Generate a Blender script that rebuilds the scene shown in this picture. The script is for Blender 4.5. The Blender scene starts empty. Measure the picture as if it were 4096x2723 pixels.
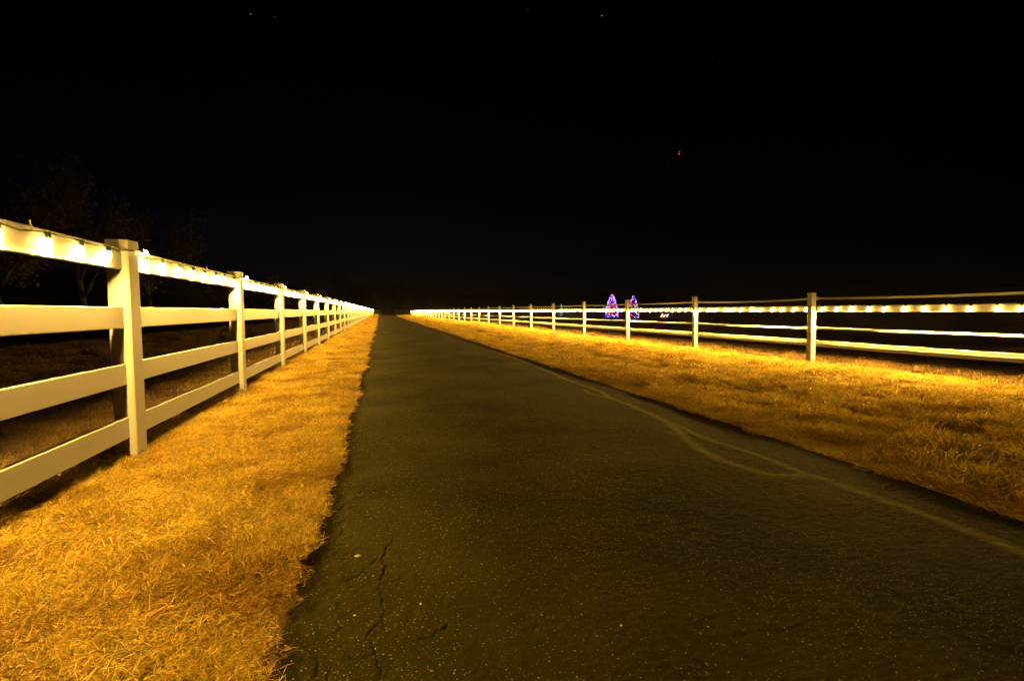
import bpy, math, random
import numpy as np
from mathutils import Vector, Matrix, Euler

# ------------------------------------------------------------------ camera, sky, light, exposure
scene = bpy.context.scene
R = math.radians
CAM_H, YAW, PITCH, FOCAL = 0.95, R(15.2), R(3.42), 1120.0 / 2359.0    # focal in widths of the frame
cam_data = bpy.data.cameras.new('camera')
cam = bpy.data.objects.new('camera', cam_data)
scene.collection.objects.link(cam)
cam_data.sensor_width = 36.0
cam_data.lens = 36.0 * FOCAL
cam_data.clip_start, cam_data.clip_end = 0.05, 20000.0
cam.location = (0.0, 0.0, CAM_H)
cam.rotation_euler = (R(90) - PITCH, 0.0, -YAW)
scene.camera = cam

world = bpy.data.worlds.new('World')
scene.world = world
world.use_nodes = True
wn = world.node_tree
wn.nodes.clear()
sky = wn.nodes.new('ShaderNodeTexSky')
sky.sky_type = 'NISHITA'
sky.sun_disc = False
sky.sun_elevation = R(-5.0)
sky.sun_rotation = R(-6.0)
sky.air_density, sky.dust_density, sky.ozone_density = 1.0, 0.6, 4.0
bg = wn.nodes.new('ShaderNodeBackground')
bg.inputs['Strength'].default_value = 0.035
wo = wn.nodes.new('ShaderNodeOutputWorld')
wn.links.new(sky.outputs[0], bg.inputs[0])
wn.links.new(bg.outputs[0], wo.inputs[0])

sun_d = bpy.data.lights.new('moon', 'SUN')
sun_d.energy, sun_d.angle, sun_d.color = 0.0006, R(0.5), (0.75, 0.82, 1.0)
sun = bpy.data.objects.new('moon', sun_d)
sun.rotation_euler = (R(50), 0, R(150))
scene.collection.objects.link(sun)

scene.view_settings.view_transform = 'Standard'
scene.view_settings.look = 'None'
scene.view_settings.exposure = 0.0
scene.view_settings.gamma = 1.0
scene.view_settings.use_curve_mapping = False
cy = scene.cycles
cy.use_denoising = True
cy.denoising_prefilter = 'NONE'
cy.use_adaptive_sampling = False
cy.max_bounces, cy.diffuse_bounces, cy.glossy_bounces = 5, 3, 2
cy.transparent_max_bounces, cy.transmission_bounces = 6, 2
cy.volume_bounces = 0
cy.sample_clamp_indirect = 3.0
cy.use_light_tree = True
cy.caustics_reflective = False
cy.caustics_refractive = False

BULB_POWER, BULB_TIP, RIGHT_POWER, RIGHT_TIP = 240.0, 13200.0, 110.0, 37000.0

# ------------------------------------------------------------------ helpers
rng = np.random.default_rng(7)
random.seed(7)
COL = scene.collection

def pix_dir(px, py):
    """direction through a pixel of the 4096 wide photograph"""
    f = FOCAL * 4096
    v = Vector(((px - 2048.0) / f, -(py - 1361.5) / f, -1.0))
    return (cam.rotation_euler.to_matrix() @ v).normalized()

def on_ground(px, py, z=0.0):
    d = pix_dir(px, py)
    t = (z - CAM_H) / d.z
    return cam.location + d * t

def at_depth(px, py, depth):
    d = pix_dir(px, py)
    fwd = cam.rotation_euler.to_matrix() @ Vector((0, 0, -1))
    return cam.location + d * (depth / d.dot(fwd))

_tab = np.random.default_rng(3).random((256, 256))
def noise2(x, y, s, seed=0):
    x = np.asarray(x, float) / s + seed * 17.31
    y = np.asarray(y, float) / s + seed * 9.77
    xi = np.floor(x).astype(int); yi = np.floor(y).astype(int)
    fx = x - xi; fy = y - yi
    fx = fx * fx * (3 - 2 * fx); fy = fy * fy * (3 - 2 * fy)
    a = _tab[xi & 255, yi & 255]; b = _tab[(xi + 1) & 255, yi & 255]
    c = _tab[xi & 255, (yi + 1) & 255]; d = _tab[(xi + 1) & 255, (yi + 1) & 255]
    return (a * (1 - fx) + b * fx) * (1 - fy) + (c * (1 - fx) + d * fx) * fy - 0.5

def mesh_from(name, verts, faces, mat=None, smooth=False):
    me = bpy.data.meshes.new(name)
    me.from_pydata([tuple(v) for v in verts], [], faces)
    if mat: me.materials.append(mat)
    if smooth:
        me.polygons.foreach_set('use_smooth', [True] * len(me.polygons))
    me.update()
    return me

def link(name, me, parent=None, loc=None, rot=None):
    o = bpy.data.objects.new(name, me)
    COL.objects.link(o)
    if parent: o.parent = parent
    if loc is not None: o.location = loc
    if rot is not None: o.rotation_euler = rot
    return o

def thing(name, label, cat, loc=(0, 0, 0), group=None, rz=0.0):
    o = bpy.data.objects.new(name, None)
    COL.objects.link(o)
    o.location = loc
    o.rotation_euler = (0, 0, rz)
    o['label'] = label; o['category'] = cat
    if group: o['group'] = group
    return o

class MB:
    def __init__(self): self.v = []; self.f = []
    def add(self, vs, fs):
        n = len(self.v)
        self.v += [tuple(p) for p in vs]
        self.f += [tuple(i + n for i in q) for q in fs]
    def box(self, x0, x1, y0, y1, z0, z1):
        self.add([(x0, y0, z0), (x1, y0, z0), (x1, y1, z0), (x0, y1, z0), (x0, y0, z1), (x1, y0, z1), (x1, y1, z1), (x0, y1, z1)],
                 [(3, 2, 1, 0), (4, 5, 6, 7), (0, 1, 5, 4), (1, 2, 6, 5), (2, 3, 7, 6), (3, 0, 4, 7)])
    def prism(self, prof, axis_pts):
        """profile rings (list of equal-length vertex rings) lofted, ends capped"""
        n = len(axis_pts[0])
        base = len(self.v)
        for ring in axis_pts: self.v += [tuple(p) for p in ring]
        for k in range(len(axis_pts) - 1):
            for i in range(n):
                j = (i + 1) % n
                self.f.append((base + k * n + i, base + k * n + j, base + (k + 1) * n + j, base + (k + 1) * n + i))
        self.f.append(tuple(base + i for i in reversed(range(n))))
        self.f.append(tuple(base + (len(axis_pts) - 1) * n + i for i in range(n)))
    def tube(self, pts, rad, sides=5):
        pts = [Vector(p) for p in pts]
        if not hasattr(rad, '__len__'): rad = [rad] * len(pts)
        rings = []
        for i, p in enumerate(pts):
            t = (pts[min(i + 1, len(pts) - 1)] - pts[max(i - 1, 0)]).normalized()
            a = Vector((0, 0, 1)) if abs(t.z) < 0.9 else Vector((1, 0, 0))
            u = t.cross(a).normalized(); w = u.cross(t)
            rings.append([p + (u * math.cos(q) + w * math.sin(q)) * rad[i]
                          for q in [2 * math.pi * k / sides for k in range(sides)]])
        self.prism(None, rings)
    def mesh(self, name, mat, smooth=False): return mesh_from(name, self.v, self.f, mat, smooth)
    def build(self, name, mat, parent=None, smooth=False, loc=None, rot=None):
        return link(name, self.mesh(name, mat, smooth), parent, loc, rot)

def lathe(prof, sides):
    v = []; f = []
    for (r, z) in prof:
        for k in range(sides):
            a = 2 * math.pi * k / sides
            v.append((r * math.cos(a), r * math.sin(a), z))
    for i in range(len(prof) - 1):
        for k in range(sides):
            j = (k + 1) % sides
            f.append((i * sides + k, (i + 1) * sides + k, (i + 1) * sides + j, i * sides + j))
    f.append(tuple(range(sides)))
    f.append(tuple((len(prof) - 1) * sides + k for k in reversed(range(sides))))
    return v, f

# ------------------------------------------------------------------ materials
def new_mat(name):
    m = bpy.data.materials.new(name); m.use_nodes = True
    nt = m.node_tree
    return m, nt, nt.nodes['Principled BSDF'], nt.nodes['Material Output']

def ramp(nt, stops):
    r = nt.nodes.new('ShaderNodeValToRGB')
    el = r.color_ramp.elements
    while len(el) < len(stops): el.new(0.5)
    for e, (p, c) in zip(el, stops):
        e.position = p; e.color = (*c, 1)
    return r

def noise_node(nt, scale, detail=4, rough=0.55, coord='Object', stretch=None):
    tc = nt.nodes.new('ShaderNodeTexCoord')
    n = nt.nodes.new('ShaderNodeTexNoise')
    n.inputs['Scale'].default_value = scale
    n.inputs['Detail'].default_value = detail
    n.inputs['Roughness'].default_value = rough
    if stretch:
        mp = nt.nodes.new('ShaderNodeMapping'); mp.inputs['Scale'].default_value = stretch
        nt.links.new(tc.outputs[coord], mp.inputs[0]); nt.links.new(mp.outputs[0], n.inputs['Vector'])
    else:
        nt.links.new(tc.outputs[coord], n.inputs['Vector'])
    return n

def plain(name, col, rough=0.6, metal=0.0, var=0.12, scale=30.0):
    m, nt, b, o = new_mat(name)
    n = noise_node(nt, scale)
    lo = tuple(c * (1 - var) for c in col); hi = tuple(min(1, c * (1 + var)) for c in col)
    r = ramp(nt, [(0.3, lo), (0.7, hi)])
    nt.links.new(n.outputs[0], r.inputs[0]); nt.links.new(r.outputs[0], b.inputs['Base Color'])
    b.inputs['Roughness'].default_value = rough; b.inputs['Metallic'].default_value = metal
    return m

def emitter(name, col, strength):
    m, nt, b, o = new_mat(name)
    nt.nodes.remove(b)
    e = nt.nodes.new('ShaderNodeEmission')
    e.inputs[0].default_value = (*col, 1); e.inputs[1].default_value = strength
    nt.links.new(e.outputs[0], o.inputs[0])
    return m

def vinyl(name, tint):
    m, nt, b, o = new_mat(name)
    n = noise_node(nt, 2.2, 5, 0.6, stretch=(1.0, 0.8, 1.2))
    r = ramp(nt, [(0.25, tuple(c * 0.965 for c in tint)), (0.6, tint)])
    nt.links.new(n.outputs[0], r.inputs[0])
    # specks of dirt
    n2 = noise_node(nt, 55, 2, 0.5)
    r2 = ramp(nt, [(0.70, (1, 1, 1)), (0.80, (0.72, 0.68, 0.58))])
    nt.links.new(n2.outputs[0], r2.inputs[0])
    mx = nt.nodes.new('ShaderNodeMix'); mx.data_type = 'RGBA'; mx.blend_type = 'MULTIPLY'
    mx.inputs[0].default_value = 0.0
    nt.links.new(r.outputs[0], mx.inputs[6]); nt.links.new(r2.outputs[0], mx.inputs[7])
    nt.links.new(mx.outputs[2], b.inputs['Base Color'])
    n3 = noise_node(nt, 8, 3)
    mr = nt.nodes.new('ShaderNodeMapRange')
    mr.inputs[3].default_value = 0.36; mr.inputs[4].default_value = 0.42
    nt.links.new(n3.outputs[0], mr.inputs[0]); nt.links.new(mr.outputs[0], b.inputs['Roughness'])
    b.inputs['Specular IOR Level'].default_value = 0.4
    return m

M_VINYL = vinyl('white_vinyl', (0.40, 0.40, 0.385))
M_VINYL2 = vinyl('white_flex_vinyl', (0.34, 0.34, 0.325))
M_BULB = emitter('warm_bulb_glass', (1.0, 0.55, 0.095), BULB_POWER)
# an LED bulb throws most of its light out of the tip, less through the sides
M_BULB_R = emitter('right_warm_bulb_glass', (1.0, 0.55, 0.095), RIGHT_POWER)
M_TIP = emitter('warm_bulb_tip', (1.0, 0.55, 0.095), BULB_TIP)
M_TIP_R = emitter('right_warm_bulb_tip', (1.0, 0.55, 0.095), RIGHT_TIP)
for m_ in (M_BULB, M_BULB_R, M_TIP, M_TIP_R): m_.cycles.emission_sampling = 'FRONT'
M_WIRE = plain('green_wire', (0.015, 0.045, 0.02), 0.4)
M_TIE = plain('clear_cable_tie', (0.75, 0.74, 0.68), 0.35)
M_GREY_FENCE = plain('weathered_rail', (0.42, 0.40, 0.36), 0.7)
M_BARK = plain('bark', (0.02, 0.016, 0.012), 0.9, var=0.35, scale=8)
M_FAR_BARK = plain('far_bark', (0.05, 0.04, 0.035), 0.95)

def grass_mat(name, straw, brown, green, green_at, trans=0.24):
    m, nt, b, o = new_mat(name)
    g = nt.nodes.new('ShaderNodeNewGeometry')
    r = ramp(nt, [(0.0, green), (green_at, green), (green_at + 0.02, brown), (0.45, tuple((x + y) / 2 for x, y in zip(brown, straw))), (1.0, straw)])
    nt.links.new(g.outputs['Random Per Island'], r.inputs[0])
    oi = nt.nodes.new('ShaderNodeObjectInfo')
    mr = nt.nodes.new('ShaderNodeMapRange'); mr.inputs[3].default_value = 0.62; mr.inputs[4].default_value = 1.06
    nt.links.new(oi.outputs['Random'], mr.inputs[0])
    # withered brown patches, a few hands wide
    pn = nt.nodes.new('ShaderNodeTexNoise'); pn.inputs['Scale'].default_value = 2.6; pn.inputs['Detail'].default_value = 3.0
    nt.links.new(oi.outputs['Location'], pn.inputs['Vector'])
    pr = ramp(nt, [(0.38, (0.50, 0.41, 0.32)), (0.54, (0.92, 0.89, 0.85)), (0.72, (1.0, 1.0, 1.0))])
    nt.links.new(pn.outputs[0], pr.inputs[0])
    pm = nt.nodes.new('ShaderNodeMix'); pm.data_type = 'RGBA'; pm.blend_type = 'MULTIPLY'; pm.inputs[0].default_value = 1
    nt.links.new(pr.outputs[0], pm.inputs[6]); nt.links.new(mr.outputs[0], pm.inputs[7])
    mx = nt.nodes.new('ShaderNodeMix'); mx.data_type = 'RGBA'; mx.blend_type = 'MULTIPLY'; mx.inputs[0].default_value = 1
    nt.links.new(r.outputs[0], mx.inputs[6]); nt.links.new(pm.outputs[2], mx.inputs[7])
    nt.links.new(mx.outputs[2], b.inputs['Base Color'])
    b.inputs['Roughness'].default_value = 0.6
    b.inputs['Specular IOR Level'].default_value = 0.25
    t = nt.nodes.new('ShaderNodeBsdfTranslucent')
    nt.links.new(mx.outputs[2], t.inputs[0])
    ms = nt.nodes.new('ShaderNodeMixShader'); ms.inputs[0].default_value = trans
    nt.links.new(b.outputs[0], ms.inputs[1]); nt.links.new(t.outputs[0], ms.inputs[2])
    nt.links.new(ms.outputs[0], o.inputs[0])
    return m

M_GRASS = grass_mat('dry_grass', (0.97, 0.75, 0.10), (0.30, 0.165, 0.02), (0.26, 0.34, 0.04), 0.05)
M_SHADED_PASTURE = grass_mat('shaded_pasture_grass', (0.34, 0.24, 0.08), (0.18, 0.11, 0.04), (0.10, 0.13, 0.03), 0.06)  # rough uncut grass, its colour also darkened for shade behind the fences
M_LEAF = grass_mat('autumn_leaf', (0.11, 0.08, 0.028), (0.03, 0.02, 0.011), (0.025, 0.032, 0.012), 0.25)

# ground: dry thatch over soil
M_GROUND, nt, b, o = new_mat('dry_pasture_ground')
n1 = noise_node(nt, 0.9, 6, 0.65); n2 = noise_node(nt, 26, 5, 0.7)
r1 = ramp(nt, [(0.25, (0.05, 0.03, 0.012)), (0.55, (0.17, 0.11, 0.035)), (0.8, (0.32, 0.22, 0.07))])
mxv = nt.nodes.new('ShaderNodeMath'); mxv.operation = 'MULTIPLY_ADD'; mxv.inputs[1].default_value = 0.55
nt.links.new(n2.outputs[0], mxv.inputs[0])
hf = nt.nodes.new('ShaderNodeMath'); hf.operation = 'MULTIPLY'; hf.inputs[1].default_value = 0.5
nt.links.new(n1.outputs[0], hf.inputs[0]); nt.links.new(hf.outputs[0], mxv.inputs[2])
nt.links.new(mxv.outputs[0], r1.inputs[0]); nt.links.new(r1.outputs[0], b.inputs['Base Color'])
b.inputs['Roughness'].default_value = 0.95
bp = nt.nodes.new('ShaderNodeBump'); bp.inputs['Strength'].default_value = 0.8; bp.inputs['Distance'].default_value = 0.03
nt.links.new(n2.outputs[0], bp.inputs['Height']); nt.links.new(bp.outputs[0], b.inputs['Normal'])

M_SHADED_SOIL = plain('shaded_pasture_soil', (0.10, 0.065, 0.03), 0.95, var=0.4, scale=14)  # pasture ground with the fence shade put into its colour

# asphalt with aggregate flecks, dust patches and silt streaks
M_ROAD, nt, b, o = new_mat('worn_asphalt')
n1 = noise_node(nt, 0.8, 5, 0.6); n2 = noise_node(nt, 120, 4, 0.7)
r1 = ramp(nt, [(0.34, (0.0125, 0.0118, 0.0024)), (0.68, (0.040, 0.0365, 0.0066))])
nt.links.new(n1.outputs[0], r1.inputs[0])
tc = nt.nodes.new('ShaderNodeTexCoord')
vo = nt.nodes.new('ShaderNodeTexVoronoi'); vo.inputs['Scale'].default_value = 190
nt.links.new(tc.outputs['Object'], vo.inputs['Vector'])
# pick some cells as pale stones
sep = nt.nodes.new('ShaderNodeSeparateColor'); nt.links.new(vo.outputs['Color'], sep.inputs[0])
n4 = noise_node(nt, 1.3, 3, 0.6)
thr = nt.nodes.new('ShaderNodeMapRange'); thr.inputs[1].default_value = 0.35; thr.inputs[2].default_value = 0.65
thr.inputs[3].default_value = 0.95; thr.inputs[4].default_value = 0.72
nt.links.new(n4.outputs[0], thr.inputs[0])
gt = nt.nodes.new('ShaderNodeMath'); gt.operation = 'GREATER_THAN'
nt.links.new(sep.outputs[0], gt.inputs[0]); nt.links.new(thr.outputs[0], gt.inputs[1])
near_c = nt.nodes.new('ShaderNodeMath'); near_c.operation = 'LESS_THAN'; near_c.inputs[1].default_value = 0.42
nt.links.new(vo.outputs['Distance'], near_c.inputs[0])
fl = nt.nodes.new('ShaderNodeMath'); fl.operation = 'MULTIPLY'
nt.links.new(gt.outputs[0], fl.inputs[0]); nt.links.new(near_c.outputs[0], fl.inputs[1])
mx = nt.nodes.new('ShaderNodeMix'); mx.data_type = 'RGBA'
nt.links.new(fl.outputs[0], mx.inputs[0]); nt.links.new(r1.outputs[0], mx.inputs[6])
rf = ramp(nt, [(0.0, (0.04, 0.036, 0.012)), (0.6, (0.09, 0.078, 0.025)), (0.86, (0.17, 0.14, 0.05)), (1.0, (0.34, 0.28, 0.13))])
nt.links.new(sep.outputs[1], rf.inputs[0]); nt.links.new(rf.outputs[0], mx.inputs[7])
at = nt.nodes.new('ShaderNodeAttribute'); at.attribute_name = 'silt'
n5 = noise_node(nt, 22, 4, 0.7)
r5 = nt.nodes.new('ShaderNodeMapRange'); r5.inputs[1].default_value = 0.3; r5.inputs[2].default_value = 0.6
r5.inputs[3].default_value = 0.45; r5.inputs[4].default_value = 1.0
nt.links.new(n5.outputs[0], r5.inputs[0])
sm = nt.nodes.new('ShaderNodeMath'); sm.operation = 'MULTIPLY'
nt.links.new(at.outputs['Fac'], sm.inputs[0]); nt.links.new(r5.outputs[0], sm.inputs[1])
mx2 = nt.nodes.new('ShaderNodeMix'); mx2.data_type = 'RGBA'
nt.links.new(sm.outputs[0], mx2.inputs[0]); nt.links.new(mx.outputs[2], mx2.inputs[6])
mx2.inputs[7].default_value = (0.155, 0.145, 0.04, 1)
nt.links.new(mx2.outputs[2], b.inputs['Base Color'])
b.inputs['Roughness'].default_value = 0.92
b.inputs['Specular IOR Level'].default_value = 0.04
bp = nt.nodes.new('ShaderNodeBump'); bp.inputs['Strength'].default_value = 0.9; bp.inputs['Distance'].default_value = 0.004
nt.links.new(n2.outputs[0], bp.inputs['Height']); nt.links.new(bp.outputs[0], b.inputs['Normal'])

# ------------------------------------------------------------------ ground and road
LX, RX = -1.53, 7.10            # road-side faces of the left and right fence posts
def road_left(y):
    return -0.265 + 0.06 * noise2(y, y * 0, 0.85, 1) + 0.035 * noise2(y, y * 0, 0.22, 2) + 0.02 * noise2(y, y * 0, 0.07, 3)
def road_right(y):
    y = np.asarray(y, float)
    return 2.84 + 0.03 * noise2(y, y * 0, 1.5, 4) + 0.012 * noise2(y, y * 0, 0.2, 5) + 1.7 * np.clip((y - 35) / 130, 0, 1) ** 1.5

def ground_h(x, y):
    x = np.asarray(x, float); y = np.asarray(y, float)
    h = 0.012 + 0.03 * noise2(x, y, 0.55, 6) + 0.034 * noise2(x, y, 0.22, 7)
    # ruts and mower furrows along the right verge
    rut = np.exp(-((x - 4.25 - 0.35 * noise2(y, x * 0, 3.0, 8)) / 0.28) ** 2) * (0.45 + noise2(y, x * 0, 1.1, 9))
    rut2 = np.exp(-((x - 3.55 - 0.3 * noise2(y, x * 0, 2.2, 10)) / 0.2) ** 2) * (0.4 + noise2(y, x * 0, 0.8, 11))
    h = h - 0.10 * np.clip(rut, 0, 1) - 0.05 * np.clip(rut2, 0, 1)
    bank = np.clip((x - 4.6) / 1.2, 0, 1) * np.clip((8.5 - x) / 1.2, 0, 1)
    h = h + 0.03 * bank
    left = np.clip((-x - 0.9) / 0.5, 0, 1) * np.clip((x + 3.0) / 1.0, 0, 1)
    h = h + 0.015 * left - 0.045 * np.clip((-x - 0.5) / 0.9, 0, 1) * np.clip((9.5 - y) / 4, 0, 1)
    h = h - 0.02 * np.clip(1 - np.abs(x - 2.95) / 0.3, 0, 1)
    # shallow swale and mounds in the dark pastures
    past = np.clip((-x - 2.2) / 1.5, 0, 1) + np.clip((x - 8.0) / 2.0, 0, 1)
    h = h + past * (0.16 * noise2(x, y, 4.0, 12) + 0.10 * noise2(x, y, 1.3, 13))
    return h

def full_h(x, y):
    h = ground_h(x, y)
    inside = (x > road_left(y) - 0.025) & (x < road_right(y) + 0.025)
    return np.where(inside, -0.06, h)

xs = np.concatenate([np.array([-990, -800, -600, -300, -150, -80]), np.linspace(-50, -13, 26), np.linspace(-12, -2.6, 50),
                     np.linspace(-2.5, 8.8, 200), np.linspace(9, 20, 50), np.linspace(21, 60, 26), np.array([80, 150, 300, 600, 800, 990])])
ys = np.concatenate([np.array([-990, -500, -250, -100, -30]), np.linspace(-10, -0.1, 30), np.linspace(0, 14, 220), np.linspace(14.1, 50, 190),
                     np.linspace(51, 190, 110), np.array([220, 260, 320, 400, 600, 800, 990])])
XX, YY = np.meshgrid(xs, ys)
ZZ = full_h(XX.ravel(), YY.ravel())
far = (np.abs(XX.ravel()) > 100) | (YY.ravel() > 240)
ZZ = np.where(far, 0.0, ZZ)
def grid_mesh(name, X, Y, Z, nx, ny, mat, smooth=True):
    me = bpy.data.meshes.new(name)
    me.vertices.add(nx * ny)
    me.vertices.foreach_set('co', np.column_stack([X, Y, Z]).astype(np.float32).ravel())
    j, i = np.meshgrid(np.arange(ny - 1), np.arange(nx - 1), indexing='ij')
    a = (j * nx + i).ravel()
    q = np.column_stack([a, a + 1, a + nx + 1, a + nx]).astype(np.int32)
    nq = len(q)
    me.loops.add(nq * 4); me.loops.foreach_set('vertex_index', q.ravel())
    me.polygons.add(nq); me.polygons.foreach_set('loop_start', np.arange(nq, dtype=np.int32) * 4)
    me.polygons.foreach_set('use_smooth', np.ones(nq, bool))
    me.update(calc_edges=True)
    me.materials.append(mat)
    return me
gme = grid_mesh('ground', XX.ravel(), YY.ravel(), ZZ, len(xs), len(ys), M_GROUND)
gme.materials.append(M_SHADED_SOIL)
xm = (xs[:-1] + xs[1:]) / 2
gme.polygons.foreach_set('material_index', np.tile(((xm < -1.72) | (xm > 7.36)).astype(np.int32), len(ys) - 1))  # faces beyond both fence lines take the shade-darkened ground
ground = link('ground', gme)
ground['kind'] = 'structure'

# cracks and silt streaks, traced on the road surface in metres
def zA(p): return on_ground(1100 + p[0] / 1.8146, 1900 + p[1] / 1.8146)
def jag(pts, it=3, amp=0.16):
    pts = [Vector(p) for p in pts]
    for _ in range(it):
        out = [pts[0]]
        for a, c in zip(pts, pts[1:]):
            d = c - a; nrm = Vector((-d.y, d.x, 0))
            out += [(a + c) / 2 + nrm * random.uniform(-amp, amp), c]
        pts = out
    return pts
crack_px = [
    [(860, 455), (845, 500), (805, 530), (795, 580), (805, 640), (795, 700), (765, 790), (775, 850), (790, 905), (785, 960), (800, 990), (795, 1070), (715, 1105), (665, 1180), (715, 1225), (730, 1275), (750, 1310), (745, 1380), (755, 1493), (760, 1560)],
    [(525, 195), (465, 240), (440, 340), (485, 380), (465, 430), (440, 470)],
    [(720, 905), (640, 945), (560, 985)], [(555, 1095), (470, 1110), (330, 1190), (220, 1240)],
    [(1260, 1090), (1180, 1130), (1120, 1180), (1060, 1190)], [(290, 1310), (200, 1330), (120, 1370), (40, 1410)],
    [(360, 770), (450, 770), (520, 760), (600, 720), (655, 690), (655, 640)], [(765, 790), (860, 770), (940, 740)],
    [(750, 1310), (640, 1330), (500, 1345)], [(395, 1390), (390, 1440), (380, 1493)], [(740, 100), (660, 125), (560, 150)],
    [(795, 580), (720, 620), (690, 640)], [(700, 255), (560, 290), (440, 330)], [(270, 1470), (300, 1400), (290, 1310)]]
cracks = [jag([zA(p) for p in c], 3, 0.2) for c in crack_px]
def zT(pts): return [on_ground(*p) for p in pts]
streak_px = [
    (0.026, 1.0, [(1957, 1398), (2084, 1441), (2200, 1485), (2276, 1523), (2388, 1558), (2444, 1594)]),
    (0.036, 0.85, [(2444, 1594), (2505, 1612), (2556, 1635), (2632, 1668), (2688, 1701), (2719, 1729), (2749, 1762), (2820, 1808), (2912, 1848), (3014, 1881), (3090, 1899), (3166, 1899), (3243, 1899), (3269, 1906), (3486, 1982), (3727, 2063), (3888, 2123), (4096, 2207), (4400, 2350)]),
    (0.024, 0.8, [(2688, 1695), (2729, 1706), (2785, 1742), (2912, 1782), (3014, 1813), (3115, 1851), (3192, 1884), (3243, 1899)]),
    (0.022, 0.7, [(2444, 1594), (2388, 1581), (2342, 1566), (2337, 1561), (2372, 1557), (2419, 1569), (2444, 1594)]),
    (0.016, 0.6, [(2505, 1609), (2581, 1612), (2673, 1620)]),
    (0.05, 0.35, [(2680, 1730), (2719, 1735), (2749, 1762)]), (0.045, 0.35, [(3060, 1905), (3166, 1905), (3260, 1912)]),
    (0.05, 0.5, [(1890, 1386), (1915, 1390)]), (0.03, 0.5, [(1760, 1353), (1810, 1354)])]
streaks = []
for w, s, pts in streak_px:
    p = zT(pts)
    for _ in range(2):
        q = [p[0]]
        for a, c in zip(p, p[1:]): q += [a * 0.75 + c * 0.25, a * 0.25 + c * 0.75]
        p = q + [p[-1]]
    streaks.append((w, s, p))

def seg_dist(x, y, pts, reach):
    d = np.full(x.shape, 9.0)
    for a, c in zip(pts, pts[1:]):
        lo_x, hi_x = min(a.x, c.x) - reach, max(a.x, c.x) + reach
        lo_y, hi_y = min(a.y, c.y) - reach, max(a.y, c.y) + reach
        k = np.nonzero((x > lo_x) & (x < hi_x) & (y > lo_y) & (y < hi_y))[0]
        if not len(k): continue
        dx, dy = c.x - a.x, c.y - a.y
        t = np.clip(((x[k] - a.x) * dx + (y[k] - a.y) * dy) / max(dx * dx + dy * dy, 1e-9), 0, 1)
        dd = np.hypot(x[k] - a.x - t * dx, y[k] - a.y - t * dy)
        d[k] = np.minimum(d[k], dd)
    return d

ryy = np.concatenate([np.linspace(-6, 0.6, 34)[:-1], np.arange(0.6, 2.6, 0.0052), np.arange(2.6, 4.4, 0.010), np.arange(4.4, 14, 0.028), np.linspace(14, 60, 240)[0:-1], np.linspace(60, 172, 90)])
u = np.concatenate([np.linspace(0, 0.36, 250)[:-1], np.linspace(0.36, 1, 140)])
U, RY = np.meshgrid(u, ryy)
L = road_left(ryy)[:, None]; Rr = road_right(ryy)[:, None]
RXX = (L + (Rr - L) * U).ravel(); RYY = RY.ravel()
RZ = 0.010 * noise2(RXX, RYY, 0.9, 20) + 0.0016 * noise2(RXX, RYY, 0.06, 21) + 0.0030 * noise2(RXX, RYY, 0.018, 22) + 0.0030 * noise2(RXX, RYY, 0.009, 23)
edge = np.clip((0.28 - (RXX - np.repeat(L.ravel(), len(u)))) / 0.28, 0, 1)
RZ += edge * (0.010 * noise2(RXX, RYY, 0.06, 24) + 0.008 * noise2(RXX, RYY, 0.024, 25) - 0.010)
cd = np.full(RXX.shape, 9.0)
for c in cracks: cd = np.minimum(cd, seg_dist(RXX, RYY, c, 0.03))
wid = 0.0019 * (1 + 0.9 * noise2(RXX, RYY, 0.08, 26))
RZ -= 0.009 * np.clip(1.6 - cd / wid, 0, 1)
ef = np.minimum(U.ravel(), 1 - U.ravel())
RZ = np.where(ef < 1e-6, -0.05, RZ)
silt = np.zeros(RXX.shape)
for w, s, p in streaks:
    w = w * 1.2; d = seg_dist(RXX, RYY, p, w * 2.2)
    silt = np.maximum(silt, s * np.clip(1.25 - d / (w * (1 + 0.5 * noise2(RXX, RYY, 0.15, 27))), 0, 1))
road_me = grid_mesh('road', RXX, RYY, RZ, len(u), len(ryy), M_ROAD)
a_ = road_me.attributes.new('silt', 'FLOAT', 'POINT'); a_.data.foreach_set('value', silt.astype(np.float32))
road = link('road', road_me)
road['kind'] = 'structure'

# ------------------------------------------------------------------ hills
M_HILL = plain('dark_hillside', (0.03, 0.026, 0.02), 1.0, scale=0.05)
def hill(name, az0, az1, dist, depth, top, seed):
    n = 90; v = []; f = []
    for i in range(n + 1):
        t = i / n; az = R(az0 + (az1 - az0) * t)
        e = min(1, t * 7, (1 - t) * 7); e = e * e * (3 - 2 * e)
        hh = e * (top(az0 + (az1 - az0) * t) + float(noise2(t * 40, 0, 3, seed)) * 2.2)
        for k, (dd, hz) in enumerate([(0, -2), (0.35, hh * 0.55), (0.6, hh * 0.88), (0.8, hh), (1.0, hh * 0.9), (1.6, -2)]):
            r_ = dist + depth * dd
            v.append((math.sin(az) * r_, math.cos(az) * r_, hz))
    for i in range(n):
        for k in range(5):
            a = i * 6 + k
            f.append((a, a + 6, a + 7, a + 1))
    o = link(name, mesh_from(name, v, f, M_HILL, True)); o['kind'] = 'structure'
    return o
hill('hill', -75, 12, 330, 120, lambda a: 17 + (8 if a < -4 else 0) * min(1, (-4 - a) / 10), 31)
hill('hill', -8, 85, 520, 160, lambda a: 22 + 4 * math.sin(a * 0.11), 32)

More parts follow.
